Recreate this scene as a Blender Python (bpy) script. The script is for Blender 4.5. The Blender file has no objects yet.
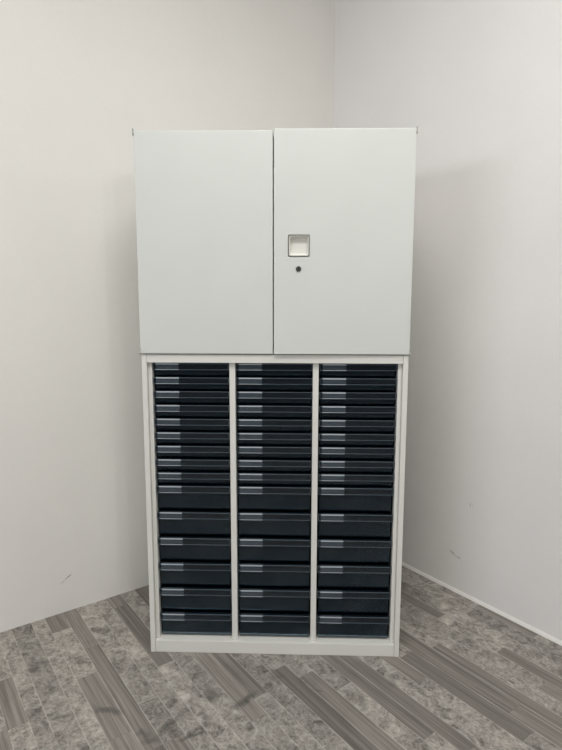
import bpy, bmesh, math, random
from mathutils import Matrix, Vector

C = bpy.context.scene.collection
sc = bpy.context.scene

# ------------------------------------------------------------------ camera
F_PX, CAM = 541.9164, Vector((0.0770, -1.7733, 1.2362))
YAW, PITCH, ROLL = -0.0304, 0.1323, 0.0017
cd = bpy.data.cameras.new('camera')
co = bpy.data.objects.new('camera', cd)
C.objects.link(co)
cd.sensor_fit = 'VERTICAL'
cd.sensor_height = 36.0
cd.lens = F_PX / 750.0 * 36.0
cd.clip_start = 0.05
fw = Vector((math.sin(YAW) * math.cos(PITCH), math.cos(YAW) * math.cos(PITCH), -math.sin(PITCH)))
rt = Vector((math.cos(YAW), -math.sin(YAW), 0))
up = rt.cross(fw)
r2 = rt * math.cos(ROLL) + up * math.sin(ROLL)
u2 = up * math.cos(ROLL) - rt * math.sin(ROLL)
m = Matrix((r2, u2, -fw)).transposed().to_4x4()
m.translation = CAM
co.matrix_world = m
sc.camera = co

# ------------------------------------------------------------------ world, lamps, exposure
w = bpy.data.worlds.new('world')
sc.world = w
w.use_nodes = True
bg = w.node_tree.nodes['Background']
bg.inputs[0].default_value = (0.98, 1.0, 1.02, 1)
bg.inputs[1].default_value = 0.125


def area(name, loc, target, sx, sy, power, col=(1, 1, 1)):
    d = bpy.data.lights.new(name, 'AREA')
    d.shape = 'RECTANGLE'
    d.size, d.size_y, d.energy, d.color = sx, sy, power, col
    o = bpy.data.objects.new(name, d)
    C.objects.link(o)
    o.location = loc
    o.rotation_euler = (Vector(target) - Vector(loc)).to_track_quat('-Z', 'Y').to_euler()
    return o


DAY, LAMP = (0.965, 1.0, 1.07), (1.0, 0.994, 0.972)
LAMPS = (
    ('right_tube_lamp', (2.86, -5.3, 2.68), (0, 0, 1.2), 0.10, 0.14, 21.0, LAMP),
    ('far_right_tube_lamp', (4.4, -9.8, 2.62), (0, 0, 1.2), 0.18, 0.2, 50.0, LAMP),
    ('left_window_light', (-4.8, -5.4, 1.66), (0.4, 0.3, 1.2), 3.0, 0.6, 83.0, DAY),
    ('ceiling_lamp_corner', (0.5, -0.7, 3.0), (0.5, -0.7, 0.0), 1.2, 0.3, 6.5, LAMP),
    ('ceiling_lamp_left', (-0.5, -1.9, 3.0), (-0.5, -1.9, 0.0), 1.2, 0.3, 13.0, LAMP),
    ('fill_light_rear', (0.3, -2.8, 3.0), (0.3, -2.8, 0.0), 1.2, 0.3, 6.0, LAMP),  # added unseen fill, lifts the cabinet front
    ('ceiling_lamp_middle', (0.1, -1.35, 3.0), (0.1, -1.35, 0.0), 1.2, 0.3, 32.0, LAMP),
)
for nm, lc, tg, sx_, sy_, pw, cl in LAMPS:
    area(nm, lc, tg, sx_, sy_, pw, cl)

vs = sc.view_settings
vs.view_transform = 'Standard'
vs.look = 'None'
vs.gamma = 1.0
vs.use_curve_mapping = False
vs.exposure = -0.045


# ------------------------------------------------------------------ helpers
def srgb(r, g, b):
    def f(c):
        c /= 255.0
        return c / 12.92 if c <= 0.04045 else ((c + 0.055) / 1.055) ** 2.4
    return (f(r), f(g), f(b), 1.0)


class NT:
    def __init__(self, name):
        self.m = bpy.data.materials.new(name)
        self.m.use_nodes = True
        self.t = self.m.node_tree
        self.b = self.t.nodes['Principled BSDF']
        self.out = self.t.nodes['Material Output']

    def n(self, kind, **kw):
        nd = self.t.nodes.new(kind)
        for k, v in kw.items():
            setattr(nd, k, v)
        return nd

    def set(self, sock, v):
        if hasattr(v, 'is_linked') or hasattr(v, 'links'):
            self.t.links.new(v, sock)
        else:
            sock.default_value = v

    def math(self, op, a, b=0.0, c=0.0):
        nd = self.n('ShaderNodeMath', operation=op)
        self.set(nd.inputs[0], a)
        self.set(nd.inputs[1], b)
        self.set(nd.inputs[2], c)
        return nd.outputs[0]

    def comb(self, x, y, z=0.0):
        nd = self.n('ShaderNodeCombineXYZ')
        for i, v in enumerate((x, y, z)):
            self.set(nd.inputs[i], v)
        return nd.outputs[0]

    def noise(self, vec, scale, detail=3.0, rough=0.5, dist=0.0):
        nd = self.n('ShaderNodeTexNoise')
        self.set(nd.inputs['Vector'], vec)
        nd.inputs['Scale'].default_value = scale
        nd.inputs['Detail'].default_value = detail
        nd.inputs['Roughness'].default_value = rough
        nd.inputs['Distortion'].default_value = dist
        return nd.outputs['Fac']

    def white(self, vec):
        nd = self.n('ShaderNodeTexWhiteNoise', noise_dimensions='3D')
        self.set(nd.inputs['Vector'], vec)
        return nd.outputs['Value']

    def mix(self, fac, a, b, blend='MIX'):
        nd = self.n('ShaderNodeMix', data_type='RGBA', blend_type=blend)
        self.set(nd.inputs[0], fac)
        self.set(nd.inputs[6], a)
        self.set(nd.inputs[7], b)
        return nd.outputs[2]

    def mr(self, v, a, b, c=0.0, d=1.0, smooth=False):
        nd = self.n('ShaderNodeMapRange')
        if smooth:
            nd.interpolation_type = 'SMOOTHSTEP'
        self.set(nd.inputs[0], v)
        for i, x in enumerate((a, b, c, d)):
            self.set(nd.inputs[i + 1], x)
        return nd.outputs[0]

    def coords(self):
        tc = self.n('ShaderNodeTexCoord')
        sp = self.n('ShaderNodeSeparateXYZ')
        self.t.links.new(tc.outputs['Object'], sp.inputs[0])
        return tc.outputs['Object'], sp.outputs

    def bump(self, h, strength, dist):
        nd = self.n('ShaderNodeBump')
        nd.inputs['Strength'].default_value = strength
        nd.inputs['Distance'].default_value = dist
        self.t.links.new(h, nd.inputs['Height'])
        self.t.links.new(nd.outputs[0], self.b.inputs['Normal'])


def paint(name, col, rough=0.4, var=0.02, metallic=0.0, spec=0.5):
    k = NT(name)
    o, s = k.coords()
    v = k.mr(k.noise(o, 6.0, 3), 0.3, 0.7, 1.0 - var, 1.0 + var)
    mul = k.n('ShaderNodeMix', data_type='RGBA', blend_type='MULTIPLY')
    mul.inputs[0].default_value = 1.0
    mul.inputs[6].default_value = col
    cmb = k.n('ShaderNodeCombineColor')
    for i in range(3):
        k.t.links.new(v, cmb.inputs[i])
    k.t.links.new(cmb.outputs[0], mul.inputs[7])
    k.t.links.new(mul.outputs[2], k.b.inputs['Base Color'])
    k.b.inputs['Roughness'].default_value = rough
    k.b.inputs['Metallic'].default_value = metallic
    k.b.inputs['Specular IOR Level'].default_value = spec
    return k


def wall_mat(name, col, marks):
    """off-white woven wallpaper; marks = list of (along, height, half length, half width, slope, strength) scuffs"""
    k = NT(name)
    o, s = k.coords()
    # fine woven texture
    wa = k.noise(k.comb(k.math('MULTIPLY', s[0], 60.0), 0.0, k.math('MULTIPLY', s[2], 420.0)), 1.0, 2)
    wb = k.noise(k.comb(k.math('MULTIPLY', s[0], 420.0), 3.0, k.math('MULTIPLY', s[2], 50.0)), 1.0, 2)
    weave = k.math('ADD', wa, wb)
    big = k.noise(o, 2.2, 4, 0.55)
    base = k.mix(k.mr(big, 0.35, 0.7), tuple(c * 0.96 for c in col[:3]) + (1,), col)
    base = k.mix(k.mr(weave, 0.75, 1.25, 0.0, 0.10), base, tuple(c * 0.72 for c in col[:3]) + (1,))
    for (a, h, la, wi, sl, st) in marks:
        dx = k.math('SUBTRACT', s[0], a)
        dz = k.math('SUBTRACT', k.math('SUBTRACT', s[2], h), k.math('MULTIPLY', dx, sl))
        wob = k.math('MULTIPLY', k.math('SUBTRACT', k.noise(o, 40.0, 3), 0.5), wi * 3)
        dz = k.math('ADD', dz, wob)
        fx = k.mr(k.math('ABSOLUTE', dx), la * 0.5, la, 1.0, 0.0, True)
        fz = k.mr(k.math('ABSOLUTE', dz), wi * 0.3, wi, 1.0, 0.0, True)
        mk = k.math('MULTIPLY', k.math('MULTIPLY', fx, fz), k.mr(k.noise(o, 55.0, 3), 0.35, 0.6, 0.0, st))
        base = k.mix(mk, base, srgb(105, 100, 95))
    k.t.links.new(base, k.b.inputs['Base Color'])
    k.b.inputs['Roughness'].default_value = 0.75
    k.b.inputs['Specular IOR Level'].default_value = 0.25
    k.bump(weave, 0.12, 0.0008)
    return k.m


def floor_mat():
    k = NT('printed_plank_vinyl')
    o, s = k.coords()                      # floor object is rotated: x runs along the planks
    U, V = s[0], s[1]
    RW = 0.118
    v = k.math('DIVIDE', V, RW)
    row = k.math('FLOOR', v)
    fr = k.math('FRACT', v)
    split = k.mr(k.white(k.comb(row, 7.3, 1.0)), 0.0, 1.0, 0.36, 0.66)
    upper = k.math('GREATER_THAN', fr, split)
    sub = k.math('ADD', k.math('MULTIPLY', row, 2.0), upper)
    # distance to strip edges (metres)
    d0 = k.math('MINIMUM', fr, k.math('SUBTRACT', 1.0, fr))
    d1 = k.math('ABSOLUTE', k.math('SUBTRACT', fr, split))
    dv = k.math('MULTIPLY', k.math('MINIMUM', d0, d1), RW)
    L = k.mr(k.white(k.comb(sub, 2.1, 9.0)), 0.0, 1.0, 0.24, 0.58)
    off = k.math('MULTIPLY', k.white(k.comb(sub, 5.7, 3.0)), 3.0)
    uu = k.math('ADD', k.math('DIVIDE', U, L), off)
    idx = k.math('FLOOR', uu)
    fu = k.math('FRACT', uu)
    du = k.math('MULTIPLY', k.math('MINIMUM', fu, k.math('SUBTRACT', 1.0, fu)), L)
    rid = k.white(k.comb(sub, idx, 0.5))
    rid2 = k.white(k.comb(sub, idx, 4.5))
    shift = k.math('MULTIPLY', rid, 37.0)
    # stone print
    pv = k.comb(k.math('ADD', U, shift), V, shift)
    st1 = k.noise(pv, 17.0, 8, 0.72, 1.1)
    st2 = k.noise(pv, 95.0, 5, 0.8, 0.6)
    st = k.math('ADD', k.math('MULTIPLY', st1, 0.55), k.math('MULTIPLY', st2, 0.45))
    stone = k.mix(k.mr(st, 0.38, 0.62), srgb(88, 83, 79), srgb(190, 184, 176))
    # wood print
    gv = k.comb(k.math('ADD', k.math('MULTIPLY', U, 2.2), shift), k.math('MULTIPLY', V, 110.0), shift)
    g = k.noise(gv, 1.0, 5, 0.65, 0.6)
    wood = k.mix(k.mr(g, 0.32, 0.68), srgb(103, 97, 92), srgb(152, 146, 139))
    is_wood = k.mr(rid2, 0.56, 0.60)
    col = k.mix(is_wood, stone, wood)
    tone = k.mr(rid, 0.0, 1.0, 0.80, 1.18)
    tn = k.n('ShaderNodeVectorMath', operation='SCALE')
    k.t.links.new(col, tn.inputs[0])
    k.t.links.new(tone, tn.inputs['Scale'])
    col = tn.outputs[0]
    # smoky dark veins crossing planks: printed / worn patches
    big = k.noise(o, 3.2, 5, 0.6, 1.2)
    col = k.mix(k.mr(big, 0.55, 0.75, 0.0, 0.35), col, srgb(96, 92, 87))
    # pale seams
    seam = k.mr(dv, 0.0010, 0.0022, 0.62, 0.0)
    seam = k.math('MULTIPLY', seam, k.mr(k.noise(o, 9.0, 2), 0.35, 0.65, 0.25, 1.0))
    col = k.mix(seam, col, srgb(196, 191, 184))
    seam2 = k.mr(du, 0.0006, 0.0016, 0.22, 0.0)
    col = k.mix(seam2, col, srgb(90, 86, 82))
    # dirt smudges on the floor (positions in the floor's own metres)
    wx = k.noise(o, 16.0, 5, 0.65)
    wy = k.noise(k.comb(V, U, 5.0), 16.0, 5, 0.65)
    tot = None
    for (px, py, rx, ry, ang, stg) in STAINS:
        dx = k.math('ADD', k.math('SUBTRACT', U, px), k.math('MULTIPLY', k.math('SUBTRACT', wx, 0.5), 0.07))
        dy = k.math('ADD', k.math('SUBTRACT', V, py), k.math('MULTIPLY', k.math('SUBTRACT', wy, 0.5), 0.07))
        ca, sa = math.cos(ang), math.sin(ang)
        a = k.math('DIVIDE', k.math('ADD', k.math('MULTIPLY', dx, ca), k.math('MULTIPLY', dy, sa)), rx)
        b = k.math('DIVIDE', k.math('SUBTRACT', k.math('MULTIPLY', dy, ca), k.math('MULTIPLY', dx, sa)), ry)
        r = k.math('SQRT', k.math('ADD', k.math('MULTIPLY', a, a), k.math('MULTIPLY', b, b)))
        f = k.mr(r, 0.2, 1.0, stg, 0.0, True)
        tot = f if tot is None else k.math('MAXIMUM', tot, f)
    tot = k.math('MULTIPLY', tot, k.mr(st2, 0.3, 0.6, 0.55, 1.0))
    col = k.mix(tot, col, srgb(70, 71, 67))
    k.t.links.new(col, k.b.inputs['Base Color'])
    k.b.inputs['Roughness'].default_value = 0.5
    k.b.inputs['Specular IOR Level'].default_value = 0.3
    k.bump(k.math('ADD', st, k.math('MULTIPLY', k.mr(dv, 0, 0.003), 0.6)), 0.08, 0.001)
    return k.m


def smoke_plastic(name, tint, body, body_fac, rough, ior=1.5):
    """clear tinted styrene: see-through, with a polished surface and a little milky body"""
    k = NT(name)
    t = k.t
    t.nodes.remove(k.b)
    o, s = k.coords()
    tr = k.n('ShaderNodeBsdfTransparent')
    tr.inputs[0].default_value = tint
    df = k.n('ShaderNodeBsdfDiffuse')
    df.inputs[0].default_value = body
    gl = k.n('ShaderNodeBsdfGlossy')
    gl.inputs['Color'].default_value = (0.95, 0.98, 1.0, 1)
    rn = k.mr(k.noise(o, 9.0, 3), 0.3, 0.7, rough * 0.8, rough * 1.3)
    t.links.new(rn, gl.inputs['Roughness'])
    fr = k.n('ShaderNodeFresnel')
    fr.inputs['IOR'].default_value = ior
    m1 = k.n('ShaderNodeMixShader')
    m1.inputs[0].default_value = body_fac
    t.links.new(tr.outputs[0], m1.inputs[1])
    t.links.new(df.outputs[0], m1.inputs[2])
    m2 = k.n('ShaderNodeMixShader')
    t.links.new(fr.outputs[0], m2.inputs[0])
    t.links.new(m1.outputs[0], m2.inputs[1])
    t.links.new(gl.outputs[0], m2.inputs[2])
    t.links.new(m2.outputs[0], k.out.inputs['Surface'])
    return k.m


def box(bm, x0, x1, y0, y1, z0, z1):
    vs_ = [bm.verts.new((x, y, z)) for z in (z0, z1) for y in (y0, y1) for x in (x0, x1)]
    for f in ((0, 2, 3, 1), (4, 5, 7, 6), (0, 1, 5, 4), (2, 6, 7, 3), (0, 4, 6, 2), (1, 3, 7, 5)):
        bm.faces.new([vs_[i] for i in f])


def prism_x(bm, prof, x0, x1):
    """closed (y, z) profile extruded along x"""
    a = [bm.verts.new((x0, y, z)) for y, z in prof]
    b = [bm.verts.new((x1, y, z)) for y, z in prof]
    n = len(prof)
    for i in range(n):
        bm.faces.new((a[i], a[(i + 1) % n], b[(i + 1) % n], b[i]))
    bm.faces.new(a[::-1])
    bm.faces.new(b)


def cyl(bm, p, axis, r, h, seg=20, r2_=None):
    rot = {'x': Matrix.Rotation(math.pi / 2, 4, 'Y'), 'y': Matrix.Rotation(math.pi / 2, 4, 'X'), 'z': Matrix.Identity(4)}[axis]
    bmesh.ops.create_cone(bm, cap_ends=True, segments=seg, radius1=r, radius2=r if r2_ is None else r2_, depth=h,
                          matrix=Matrix.Translation(p) @ rot)


def obj(name, bm, mat, parent=None, loc=(0, 0, 0), bevel=0.0, segs=2, smooth=False):
    bmesh.ops.recalc_face_normals(bm, faces=bm.faces)
    if bevel > 0:
        ed = [e for e in bm.edges if len(e.link_faces) == 2 and e.calc_face_angle(0) > 0.6]
        bmesh.ops.bevel(bm, geom=ed, offset=bevel, segments=segs, affect='EDGES', profile=0.5, clamp_overlap=True)
    me = bpy.data.meshes.new(name)
    bm.to_mesh(me)
    bm.free()
    me.materials.append(mat)
    if smooth:
        for p in me.polygons:
            p.use_smooth = True
    o = bpy.data.objects.new(name, me)
    C.objects.link(o)
    o.location = loc
    if parent:
        o.parent = parent
    return o


def thing(name, label, cat, loc=(0, 0, 0)):
    o = bpy.data.objects.new(name, None)
    C.objects.link(o)
    o.empty_display_size = 0.1
    o.location = loc
    o['label'] = label
    o['category'] = cat
    return o


def struct(o, label=None, cat=None):
    o['kind'] = 'structure'
    if label:
        o['label'] = label
        o['category'] = cat
    return o


# ------------------------------------------------------------------ room
WX, WY, PH = 0.2534, 1.1064, 0.6649          # wall corner and the turn of the room against the cabinet
H = 3.05
LEN_L, LEN_R = 7.5, 9.0
ROOM = Matrix.Translation((WX, WY, 0)) @ Matrix.Rotation(PH, 4, 'Z')   # room x runs along the left wall, -x towards viewer's left; -y along right wall


# floor object: x axis along the planks (= along right wall, room -y)
FLOOR_M = Matrix.Translation((WX, WY, 0)) @ Matrix.Rotation(PH - math.pi / 2, 4, 'Z')


# smudges and scuffs on the vinyl: (along planks, across planks, half length, half width, angle, strength)
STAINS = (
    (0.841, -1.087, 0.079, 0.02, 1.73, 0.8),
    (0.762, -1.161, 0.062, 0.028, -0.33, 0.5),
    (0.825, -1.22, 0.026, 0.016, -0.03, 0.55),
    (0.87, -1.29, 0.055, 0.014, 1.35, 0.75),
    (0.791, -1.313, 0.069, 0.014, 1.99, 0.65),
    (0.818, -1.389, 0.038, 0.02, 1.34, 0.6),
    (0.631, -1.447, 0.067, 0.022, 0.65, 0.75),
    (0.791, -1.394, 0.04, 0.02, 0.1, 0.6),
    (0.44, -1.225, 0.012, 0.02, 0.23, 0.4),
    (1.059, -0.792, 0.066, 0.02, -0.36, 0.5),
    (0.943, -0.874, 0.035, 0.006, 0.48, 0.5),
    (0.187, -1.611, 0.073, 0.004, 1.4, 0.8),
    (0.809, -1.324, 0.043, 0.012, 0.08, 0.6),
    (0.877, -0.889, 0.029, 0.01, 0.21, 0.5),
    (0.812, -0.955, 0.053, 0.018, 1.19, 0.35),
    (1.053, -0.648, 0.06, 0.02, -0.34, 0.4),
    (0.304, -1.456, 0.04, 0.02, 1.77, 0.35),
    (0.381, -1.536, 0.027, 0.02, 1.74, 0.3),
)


def room_obj(name, bm, mat, bevel=0.0, M=ROOM):
    o = obj(name, bm, mat, bevel=bevel)
    o.matrix_world = M
    return o


bm = bmesh.new()
box(bm, -0.3, LEN_R, -LEN_L, 0.3, -0.10, 0.0)
struct(room_obj('floor', bm, floor_mat(), M=FLOOR_M), 'grey printed wood and stone plank vinyl floor', 'floor')

wl = wall_mat('left_wallpaper', srgb(236, 234, 229),
              ((-1.396, 0.137, 0.026, 0.004, 0.65, 0.8),))
bm = bmesh.new()
box(bm, -LEN_L, 0.12, 0.0, 0.12, 0.0, H)
struct(room_obj('wall_left', bm, wl), 'plain off-white papered wall left of the corner', 'wall')

# right wall: built along its own x, then turned
RW_M = ROOM @ Matrix.Rotation(-math.pi / 2, 4, 'Z')
wr = wall_mat('right_wallpaper', srgb(237, 235, 233),
              ((0.823, 0.162, 0.04, 0.007, -0.35, 0.4), (0.884, 0.406, 0.003, 0.022, 0.0, 0.4), (0.896, 0.404, 0.003, 0.016, 0.0, 0.35)))
bm = bmesh.new()
box(bm, 0.0, LEN_R, 0.0, 0.12, 0.0, H)
struct(room_obj('wall_right', bm, wr, M=RW_M), 'plain off-white papered wall right of the corner', 'wall')

bm = bmesh.new()
box(bm, -LEN_L, 0.12, -LEN_R, 0.12, H, H + 0.1)
struct(room_obj('ceiling', bm, paint('ceiling_paint', srgb(215, 212, 206), 0.9, 0.01).m), 'plain white ceiling', 'ceiling')

# thin white sealing strip along the foot of the right wall
bm = bmesh.new()
prism_x(bm, [(0.0, 0.0), (-0.009, 0.0), (-0.008, 0.003), (-0.003, 0.011), (0.0, 0.0125)], 0.0, LEN_R)
struct(room_obj('baseboard_right', bm, paint('sealant', srgb(230, 228, 223), 0.55).m, M=RW_M), 'thin white strip along foot of right wall', 'baseboard')

# ------------------------------------------------------------------ cabinet materials
M_steel = paint('warm_white_steel', srgb(222, 221, 215), 0.38, 0.012).m
M_door = paint('door_white_steel', srgb(209, 212, 207), 0.36, 0.014).m
M_inner = paint('inner_steel', srgb(214, 214, 206), 0.5, 0.02).m
M_chrome = paint('grey_metal_rim', srgb(150, 150, 145), 0.3, 0.03, 0.85).m
M_cup = paint('cup_plastic', srgb(222, 221, 214), 0.4, 0.01).m
M_dark = paint('dark_keyway', srgb(28, 28, 28), 0.5, 0.05).m
M_pin = paint('hinge_metal', srgb(165, 163, 158), 0.35, 0.04, 0.7).m
M_rail = paint('runner_plastic', srgb(70, 70, 62), 0.5, 0.05).m
M_bin = smoke_plastic('smoke_plastic', srgb(196, 214, 224), srgb(52, 78, 94), 0.13, 0.10, 1.46)
M_lip = smoke_plastic('smoke_plastic_lip', srgb(165, 182, 192), srgb(70, 84, 96), 0.10, 0.12)
M_lip_highlight = smoke_plastic('lip_edge_painted_highlight', srgb(150, 166, 176), srgb(130, 146, 158), 0.40, 0.2)  # lighter body colour paints in the bright edge lines of the lip
M_label = smoke_plastic('clear_label_plastic', srgb(205, 214, 220), srgb(130, 146, 158), 0.20, 0.10)
M_label_highlight = smoke_plastic('label_edge_painted_highlight', srgb(200, 208, 214), srgb(214, 224, 232), 0.62, 0.15)  # pale body colour paints in the glowing edges of the holder

# ------------------------------------------------------------------ lower drawer cabinet
ZL = 1.067                # height of the lower case
HW = 0.440
DEP = 0.400
low = thing('drawer_cabinet', 'lower white steel case with three columns of clear smoke-grey drawers', 'drawer cabinet')
SIDE = 0.0166
for s in (-1, 1):
    bm = bmesh.new()
    a, b = sorted((s * HW, s * (HW - SIDE)))
    box(bm, a, b, 0.0, DEP, 0.0, ZL)
    obj('side_panel', bm, M_steel, low, bevel=0.0012)
    bm = bmesh.new()
    a, b = sorted((s * (HW - SIDE - 0.0006), s * 0.4095))
    box(bm, a, b, 0.014, DEP - 0.012, 0.0455, 1.0385)
    obj('inner_stile', bm, M_steel, low, bevel=0.0012)
bm = bmesh.new()
box(bm, -HW + SIDE + 0.0006, HW - SIDE - 0.0006, 0.0006, DEP - 0.012, 1.0390, ZL - 0.0004)
obj('top_panel', bm, M_steel, low, bevel=0.0012)
bm = bmesh.new()
box(bm, -HW + SIDE + 0.0006, HW - SIDE - 0.0006, 0.0006, DEP - 0.012, 0.0, 0.0450)
obj('bottom_rail', bm, M_steel, low, bevel=0.0016)
bm = bmesh.new()
box(bm, -HW + SIDE + 0.0006, HW - SIDE - 0.0006, DEP - 0.0115, DEP, 0.0, ZL - 0.0004)
obj('back_panel', bm, M_inner, low)
DIV = ((-0.1500, -0.1302), (0.1286, 0.1480))
for a, b in DIV:
    bm = bmesh.new()
    box(bm, a, b, 0.014, DEP - 0.012, 0.0455, 1.0385)
    obj('divider', bm, M_steel, low, bevel=0.0012)
COLS = ((-0.4095, DIV[0][0]), (DIV[0][1], DIV[1][0]), (DIV[1][1], 0.4095))

# drawer levels
DEEP, SHAL = 0.0943, 0.0473
Z0 = 0.0470
levels = [(Z0 + DEEP * i, True) for i in range(6)]
zt = Z0 + DEEP * 6
levels += [(zt + SHAL * i, False) for i in range(9)]

# runners on the walls of each column
for a, b in COLS:
    for xw, s in ((a, 1), (b, -1)):
        bm = bmesh.new()
        x0, x1 = sorted((xw, xw + s * 0.0012))
        box(bm, x0, x1, 0.040, DEP - 0.02, Z0, 1.037)
        for z, deep in levels:
            top = z + (DEEP if deep else SHAL) - 0.0095
            x0, x1 = sorted((xw + s * 0.0012, xw + s * 0.0022))
            box(bm, x0, x1, 0.042, DEP - 0.02, top - 0.0045, top - 0.0015)
        obj('runner_strip', bm, M_rail, low)

DW = 0.2560               # drawer width
YF = 0.028                # plane of the drawer faces
T = 0.0022


def drawer_proto(hh, deep):
    h = hh - 0.0050
    w2 = DW / 2
    bm = bmesh.new()
    # open tray: floor, face, back and sides, face rounded into the floor
    y0, y1 = 0.0, DEP - 0.02 - YF - 0.004
    rr = 0.012 if deep else 0.006
    # face with a rounded foot, one profile
    outer = [(y0, h)] + [(y0 + rr - rr * math.cos(t), rr - rr * math.sin(t)) for t in (0, .4, .8, 1.2, math.pi / 2)]
    outer += [(y1, 0.0), (y1, h)]
    inner = [(y1 - T, h), (y1 - T, T)]
    ri = rr - T
    inner += [(y0 + rr - ri * math.cos(t), rr - ri * math.sin(t)) for t in (math.pi / 2, 1.2, .8, .4, 0)] + [(y0 + T, h)]
    prism = outer + inner
    a = [bm.verts.new((-w2 + 0.005, y, z)) for y, z in prism]
    b = [bm.verts.new((w2 - 0.005, y, z)) for y, z in prism]
    n = len(prism)
    for i in range(n):
        bm.faces.new((a[i], a[(i + 1) % n], b[(i + 1) % n], b[i]))
    # sides with a rim that rides on the runners
    for s in (-1, 1):
        x0, x1 = sorted((s * (w2 - 0.005), s * (w2 - 0.005 - T)))
        box(bm, x0, x1, y0 + 0.003, y1, 0.002, h)
        x0, x1 = sorted((s * (w2 - 0.005), s * (w2 - 0.001)))
        box(bm, x0, x1, y0 + 0.012, y1, h - 0.0045, h - 0.002)
    body = obj('drawer', bm, M_bin, low)
    # full width pull: a shallow lip standing out from the top of the face, lighter beads paint its edge glow into the colour
    lh = 0.0222 if deep else 0.0205
    d = 0.011
    e = 0.0014
    bm = bmesh.new()
    xa, xb = -w2 + 0.001, w2 - 0.001
    prism_x(bm, [(0.0, h), (-d, h), (-d, h - 0.0022), (0.0, h - 0.0022)], xa, xb)                    # top flange
    prism_x(bm, [(-d, h - 0.0022), (-d, h - lh), (-d + 0.0022, h - lh), (-d + 0.0022, h - 0.0022)], xa, xb)   # front plate
    n0 = len(bm.faces)
    box(bm, xa, xb, -d - e, -d + 0.0006, h - 0.0016, h + 0.0003)
    box(bm, xa, xb, -d - e, -d + 0.0026, h - lh - 0.0007, h - lh + 0.0008)
    for x0, x1 in ((xa, xa + 0.0014), (xb - 0.0014, xb)):
        box(bm, x0, x1, -d - e, 0.0, h - lh + 0.0008, h - 0.0016)
    bm.faces.ensure_lookup_table()
    for f in bm.faces[n0:]:
        f.material_index = 1
    pull = obj('pull_handle', bm, M_lip, body)
    pull.data.materials.append(M_lip_highlight)
    # clear card holder clipped over the left third of the lip
    bm = bmesh.new()
    x0, x1 = -w2 + 0.0105, -w2 + 0.0105 + 0.0775
    prism_x(bm, [(-0.002, h + 0.0004), (-d - e - 0.0016, h + 0.0004), (-d - e - 0.0016, h - lh - 0.0002), (-d - e - 0.0002, h - lh - 0.0002),
                 (-d - e - 0.0002, h - 0.0006), (-d - e + 0.0004, h + 0.0003), (-0.002, h + 0.00035)], x0, x1)
    n0 = len(bm.faces)
    box(bm, x0, x1, -d - e - 0.0026, -d - e - 0.0016, h - 0.0030, h + 0.0013)  # painted highlight: pale strips along the holder's top and bottom
    box(bm, x0, x1, -d - e - 0.0026, -d - e - 0.0016, h - lh - 0.0006, h - lh + 0.0010)
    bm.faces.ensure_lookup_table()
    for f in bm.faces[n0:]:
        f.material_index = 1
    card = obj('label_holder', bm, M_label, body)
    card.data.materials.append(M_label_highlight)
    card['label'] = 'clear label holder on left third of the pull'
    return body


protos = {True: drawer_proto(DEEP, True), False: drawer_proto(SHAL, False)}
used = {True: False, False: False}
for a, b in COLS:
    for z, deep in levels:
        p = protos[deep]
        if not used[deep]:
            used[deep] = True
            d_ = p
        else:
            d_ = p.copy()
            C.objects.link(d_)
            for ch in list(p.children):
                c_ = ch.copy()
                C.objects.link(c_)
                c_.parent = d_
        d_.parent = low
        d_.location = ((a + b) / 2, YF, z + 0.001)

# ------------------------------------------------------------------ upper cupboard
HU = 1.7712 - ZL
upc = thing('cupboard', 'white steel two-door cupboard stacked on the drawer case', 'cupboard', (0, 0.0135, ZL + 0.0003))
bm = bmesh.new()
ts = 0.016
box(bm, -HW, -HW + ts, 0, DEP, 0, HU)
box(bm, HW - ts, HW, 0, DEP, 0, HU)
box(bm, -HW + ts, HW - ts, 0, DEP, 0, 0.018)
box(bm, -HW + ts, HW - ts, 0, DEP, HU - 0.018, HU)
box(bm, -HW + ts, HW - ts, DEP - 0.012, DEP, 0.018, HU - 0.018)
obj('body', bm, M_steel, upc)
bm = bmesh.new()
box(bm, -HW + ts + 0.0005, HW - ts - 0.0005, 0.03, DEP - 0.0125, 0.345, 0.362)
obj('shelf', bm, M_inner, upc)

DT = 0.0195               # door thickness


def door_mesh(x0, x1, z0, z1, hole=None):
    bm = bmesh.new()
    ya, yb = -DT, 0.0
    if hole is None:
        box(bm, x0, x1, ya, yb, z0, z1)
        return bm
    xs = [x0, hole[0], hole[1], x1]
    zs = [z0, hole[2], hole[3], z1]
    for y in (ya, yb):
        g = [[bm.verts.new((x, y, z)) for x in xs] for z in zs]
        for i in range(3):
            for j in range(3):
                if (i, j) != (1, 1):
                    bm.faces.new((g[i][j], g[i][j + 1], g[i + 1][j + 1], g[i + 1][j]))
        if y == ya:
            ga = g
        else:
            gb = g
    for j in range(3):
        bm.faces.new((ga[0][j], ga[0][j + 1], gb[0][j + 1], gb[0][j]))
        bm.faces.new((ga[3][j], ga[3][j + 1], gb[3][j + 1], gb[3][j]))
        bm.faces.new((ga[j][0], ga[j + 1][0], gb[j + 1][0], gb[j][0]))
        bm.faces.new((ga[j][3], ga[j + 1][3], gb[j + 1][3], gb[j][3]))
    q = [(1, 1), (1, 2), (2, 2), (2, 1)]
    for i in range(4):
        a_, b_ = q[i], q[(i + 1) % 4]
        bm.faces.new((ga[a_[0]][a_[1]], ga[b_[0]][b_[1]], gb[b_[0]][b_[1]], gb[a_[0]][a_[1]]))
    return bm


ZB, ZT = 0.0030, HU - 0.0010
left = obj('door', door_mesh(-0.4408, -0.0035, ZB - 0.0004, ZT - 0.002), M_door, upc, (0, -0.0012, 0), bevel=0.0022, segs=3)
left['label'] = 'plain left door without a handle'

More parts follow.
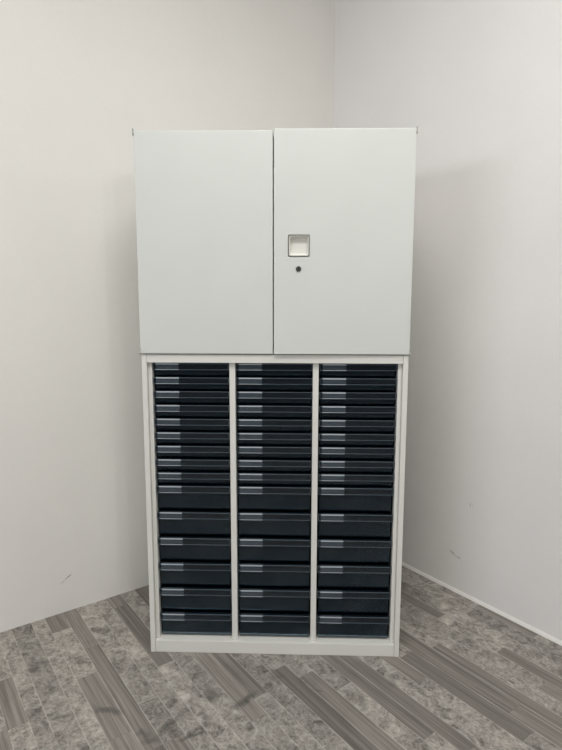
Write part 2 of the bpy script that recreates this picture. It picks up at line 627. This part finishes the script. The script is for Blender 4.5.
# right door pivots on its outer edge and stands a few millimetres proud at the middle
HX = 0.4408
hx0, hx1 = 0.0455 - HX, 0.1125 - HX
hz0, hz1 = 1.3825 - ZL, 1.4495 - ZL
right = obj('door', door_mesh(-HX - 0.0004, 0.0, ZB - 0.0005, ZT + 0.001, (hx0, hx1, hz0, hz1)), M_door, upc, (HX, -0.0012, 0), bevel=0.0022, segs=3)
right.rotation_euler = (0, 0, math.radians(0.75))
right['label'] = 'right door with the recessed square handle and the lock'


def ring(bm, x0, x1, z0, z1, wdt, y0, y1):
    """square picture-frame ring around an opening"""
    box(bm, x0, x1, y0, y1, z0, z0 + wdt)
    box(bm, x0, x1, y0, y1, z1 - wdt, z1)
    box(bm, x0, x0 + wdt, y0, y1, z0 + wdt, z1 - wdt)
    box(bm, x1 - wdt, x1, y0, y1, z0 + wdt, z1 - wdt)


bm = bmesh.new()
cx0, cx1, cz0, cz1 = hx0 + 0.001, hx1 - 0.001, hz0 + 0.001, hz1 - 0.001
yb = -0.0025
tk = 0.0025
ins = 0.004
# tapered square cup with rounded corners
def rounded(x0, x1, z0, z1, r, n=5):
    pts = []
    for cx_, cz_, a0 in ((x1 - r, z1 - r, 0), (x0 + r, z1 - r, 90), (x0 + r, z0 + r, 180), (x1 - r, z0 + r, 270)):
        for i in range(n + 1):
            t = math.radians(a0 + 90 * i / n)
            pts.append((cx_ + r * math.cos(t), cz_ + r * math.sin(t)))
    return pts


loops = []
for (ofs, y, r) in ((0.0, -DT - 0.0006, 0.005), (0.0030, -DT - 0.0006, 0.004), (0.0036, -DT + 0.001, 0.004), (0.0065, yb - 0.003, 0.006), (0.0095, yb, 0.005)):
    loops.append([bm.verts.new((x, y, z)) for x, z in rounded(cx0 + ofs, cx1 - ofs, cz0 + ofs, cz1 - ofs, r)])
for A, B in zip(loops, loops[1:]):
    n = len(A)
    for i in range(n):
        bm.faces.new((A[i], A[(i + 1) % n], B[(i + 1) % n], B[i]))
bm.faces.new(loops[-1])
cup = obj('recessed_handle', bm, M_cup, right)
cup['label'] = 'square recessed pull cup'
bm = bmesh.new()
lo = []
for (ofs, y, r) in ((-0.0022, -DT + 0.0003, 0.0065), (-0.0018, -DT - 0.0012, 0.006), (0.0012, -DT - 0.0014, 0.005), (0.0016, -DT - 0.0002, 0.005)):
    lo.append([bm.verts.new((x, y, z)) for x, z in rounded(cx0 + ofs, cx1 - ofs, cz0 + ofs, cz1 - ofs, r)])
for A, B in zip(lo, lo[1:] + lo[:1]):
    n = len(A)
    for i in range(n):
        bm.faces.new((A[i], A[(i + 1) % n], B[(i + 1) % n], B[i]))
rim = obj('handle_rim', bm, M_chrome, right)
rim['label'] = 'thin grey metal rim around the pull cup'
kx, kz = 0.0785 - HX, 1.3435 - ZL
bm = bmesh.new()
cyl(bm, (kx, -DT - 0.0010, kz), 'y', 0.0085, 0.004, 28)
cyl(bm, (kx, -DT - 0.0034, kz), 'y', 0.0066, 0.0012, 28)
lock = obj('lock', bm, paint('lock_metal', srgb(98, 98, 94), 0.35, 0.04, 0.8).m, right)
lock['label'] = 'round grey metal key lock'
me = lock.data
me.materials.append(M_dark)
bm = bmesh.new()
bm.from_mesh(me)
n0 = len(bm.faces)
box(bm, kx - 0.0011, kx + 0.0011, -DT - 0.0046, -DT - 0.0038, kz - 0.0042, kz + 0.0042)
bm.faces.ensure_lookup_table()
for f in bm.faces[n0:]:
    f.material_index = 1
bm.to_mesh(me)
bm.free()

# pivot hinges at the outer corners
for s in (-1, 1):
    for zt_, sg in ((HU - 0.0075, 1), (0.0085, -1)):
        bm = bmesh.new()
        x = s * 0.4415
        box(bm, x - 0.0030, x + 0.0030, -DT - 0.004, -0.001, zt_ - 0.004, zt_ + 0.008)
        n0 = len(bm.faces)
        cyl(bm, (x, -DT - 0.0020, zt_ + sg * 0.001), 'z', 0.0026, 0.020, 14)
        bm.faces.ensure_lookup_table()
        for f in bm.faces[n0:]:
            f.material_index = 1
        hg = obj('hinge', bm, M_door, upc)
        hg.data.materials.append(M_pin)
        hg['label'] = 'small metal pivot hinge'
